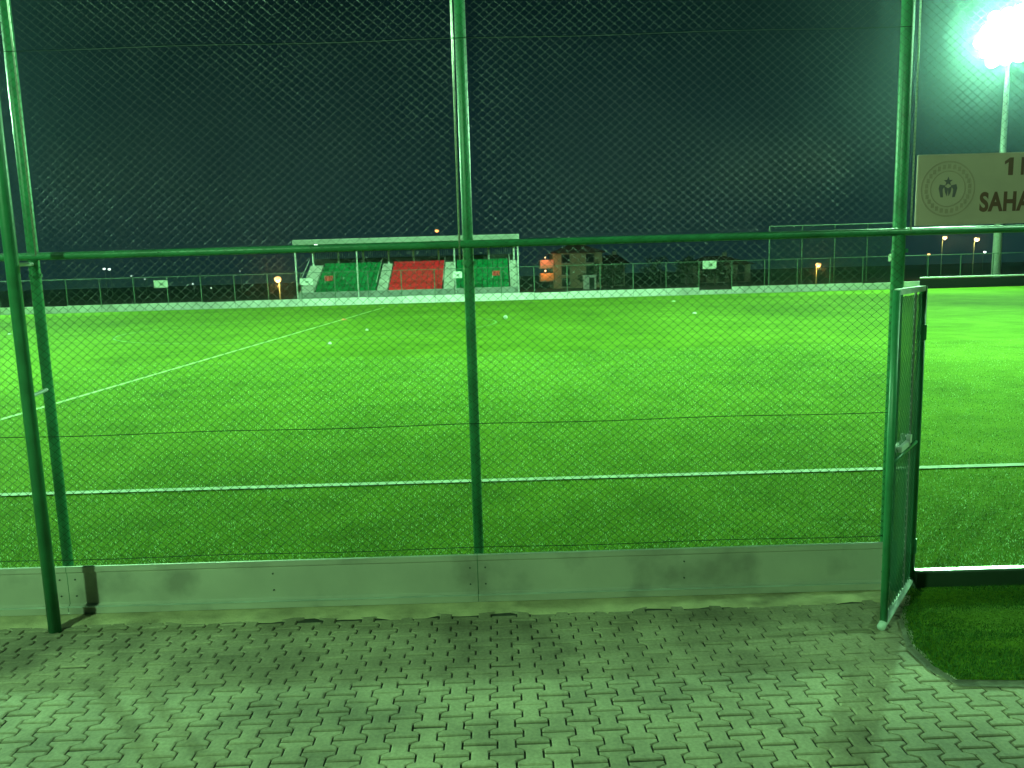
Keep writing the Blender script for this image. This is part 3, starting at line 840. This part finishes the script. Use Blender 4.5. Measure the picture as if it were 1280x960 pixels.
# ------------------------------------------------------------------ things left on the pitch
def marker(px, py, col, lab, r=.13):
    p = g(px, py); o = empty('marker_disc', (p.x, p.y, .003), lab, 'training marker', 'training markers on the pitch')
    r *= .5; mb = MB(); n = 16; prof = [(r, 0), (r, .012), (r*.45, .075), (r*.40, .07)]
    for rr, z in prof:
        for k in range(n): mb.v.append((rr*math.cos(2*math.pi*k/n), rr*math.sin(2*math.pi*k/n), z))
    for a in range(len(prof)-1):
        for k in range(n): mb.f.append((a*n+k, a*n+(k+1) % n, (a+1)*n+(k+1) % n, (a+1)*n+k))
    mb.build('disc', col, o, smooth=True); return o
MW = mat('marker_white', (.42, .52, .4), .6); MO = mat('marker_orange', (.85, .25, .1), .5)
marker(412, 430, MW, 'white marker disc in front of the orange one', .16)
marker(459, 413, MW, 'white marker disc right of the orange one', .16)
marker(430, 400, MO, 'orange marker disc on the halfway line', .30)
marker(12, 418, MW, 'white marker disc at the left edge of the view', .2)
marker(842, 377, MW, 'white marker disc farthest out under the houses', .3)
marker(868, 392, MW, 'white marker disc right of the tan house and nearer', .26)
def ball(px, py, lab, r=.16):
    p = g(px, py); o = empty('football', (p.x, p.y, 0), lab, 'football')
    mb = MB().sphere((0, 0, r), r, 14, 9); b = mb.build('ball', MW, o, smooth=True)
    pn = MB()
    for k in range(8):
        t = k*2.4; z = -.7+1.4*k/7; q = math.sqrt(1-z*z); c = Vector((q*math.cos(t), q*math.sin(t), z)); u = c.orthogonal().normalized(); v = c.cross(u)
        i = len(pn.v); pn.v += [tuple(Vector((0, 0, r))+(c+(u*math.cos(a*1.2566)+v*math.sin(a*1.2566))*.3).normalized()*r*1.01) for a in range(5)]; pn.f.append(tuple(i+a for a in range(5)))
    pn.build('patches', DARK, b); return o
ball(632, 399, 'white football far out beside the middle post', .11)

# ------------------------------------------------------------------ haze, world, settings
hz = MB().box((0, 120, 22), (900, 700, 46.6)); ho = hz.build('haze', mat('haze_tmp', (1, 1, 1)))
mt = bpy.data.materials.new('haze_air'); mt.use_nodes = True; nt = mt.node_tree; nt.nodes.clear()
out = nt.nodes.new('ShaderNodeOutputMaterial'); pvn = nt.nodes.new('ShaderNodeVolumePrincipled')
pvn.inputs['Color'].default_value = (.55, .8, .95, 1); pvn.inputs['Density'].default_value = .0003; pvn.inputs['Anisotropy'].default_value = .955
nt.links.new(pvn.outputs[0], out.inputs['Volume'])
ho.data.materials.clear(); ho.data.materials.append(mt); tag(ho, kind='stuff')

W = bpy.data.worlds.new('World'); S.world = W; W.use_nodes = True
nt = W.node_tree; bg = nt.nodes['Background']
tc = nt.nodes.new('ShaderNodeTexCoord'); sp = nt.nodes.new('ShaderNodeSeparateXYZ'); nt.links.new(tc.outputs['Generated'], sp.inputs[0])
ns = nt.nodes.new('ShaderNodeTexNoise'); ns.inputs['Scale'].default_value = 2.2; ns.inputs['Detail'].default_value = 5; nt.links.new(tc.outputs['Generated'], ns.inputs['Vector'])
ad = nt.nodes.new('ShaderNodeMath'); ad.operation = 'MULTIPLY_ADD'; ad.inputs[1].default_value = .25; nt.links.new(ns.outputs['Fac'], ad.inputs[0]); nt.links.new(sp.outputs['Z'], ad.inputs[2])
cr = nt.nodes.new('ShaderNodeValToRGB'); e = cr.color_ramp.elements
e[0].position = .1; e[0].color = (.006, .025, .028, 1); e[1].position = .5; e[1].color = (.0012, .006, .0068, 1)
nt.links.new(ad.outputs[0], cr.inputs['Fac']); nt.links.new(cr.outputs['Color'], bg.inputs['Color']); bg.inputs['Strength'].default_value = 1.0

S.view_settings.view_transform = 'Standard'; S.view_settings.look = 'None'; S.view_settings.exposure = 0; S.view_settings.gamma = 1
S.render.engine = 'CYCLES'
S.cycles.use_denoising = True
try: S.cycles.denoiser = 'OPENIMAGEDENOISE'
except Exception: pass
S.cycles.max_bounces = 4; S.cycles.diffuse_bounces = 2; S.cycles.glossy_bounces = 2; S.cycles.volume_bounces = 0
S.cycles.sample_clamp_indirect = 4
S.cycles.volume_step_rate = 4
S.cycles.light_sampling_threshold = .003
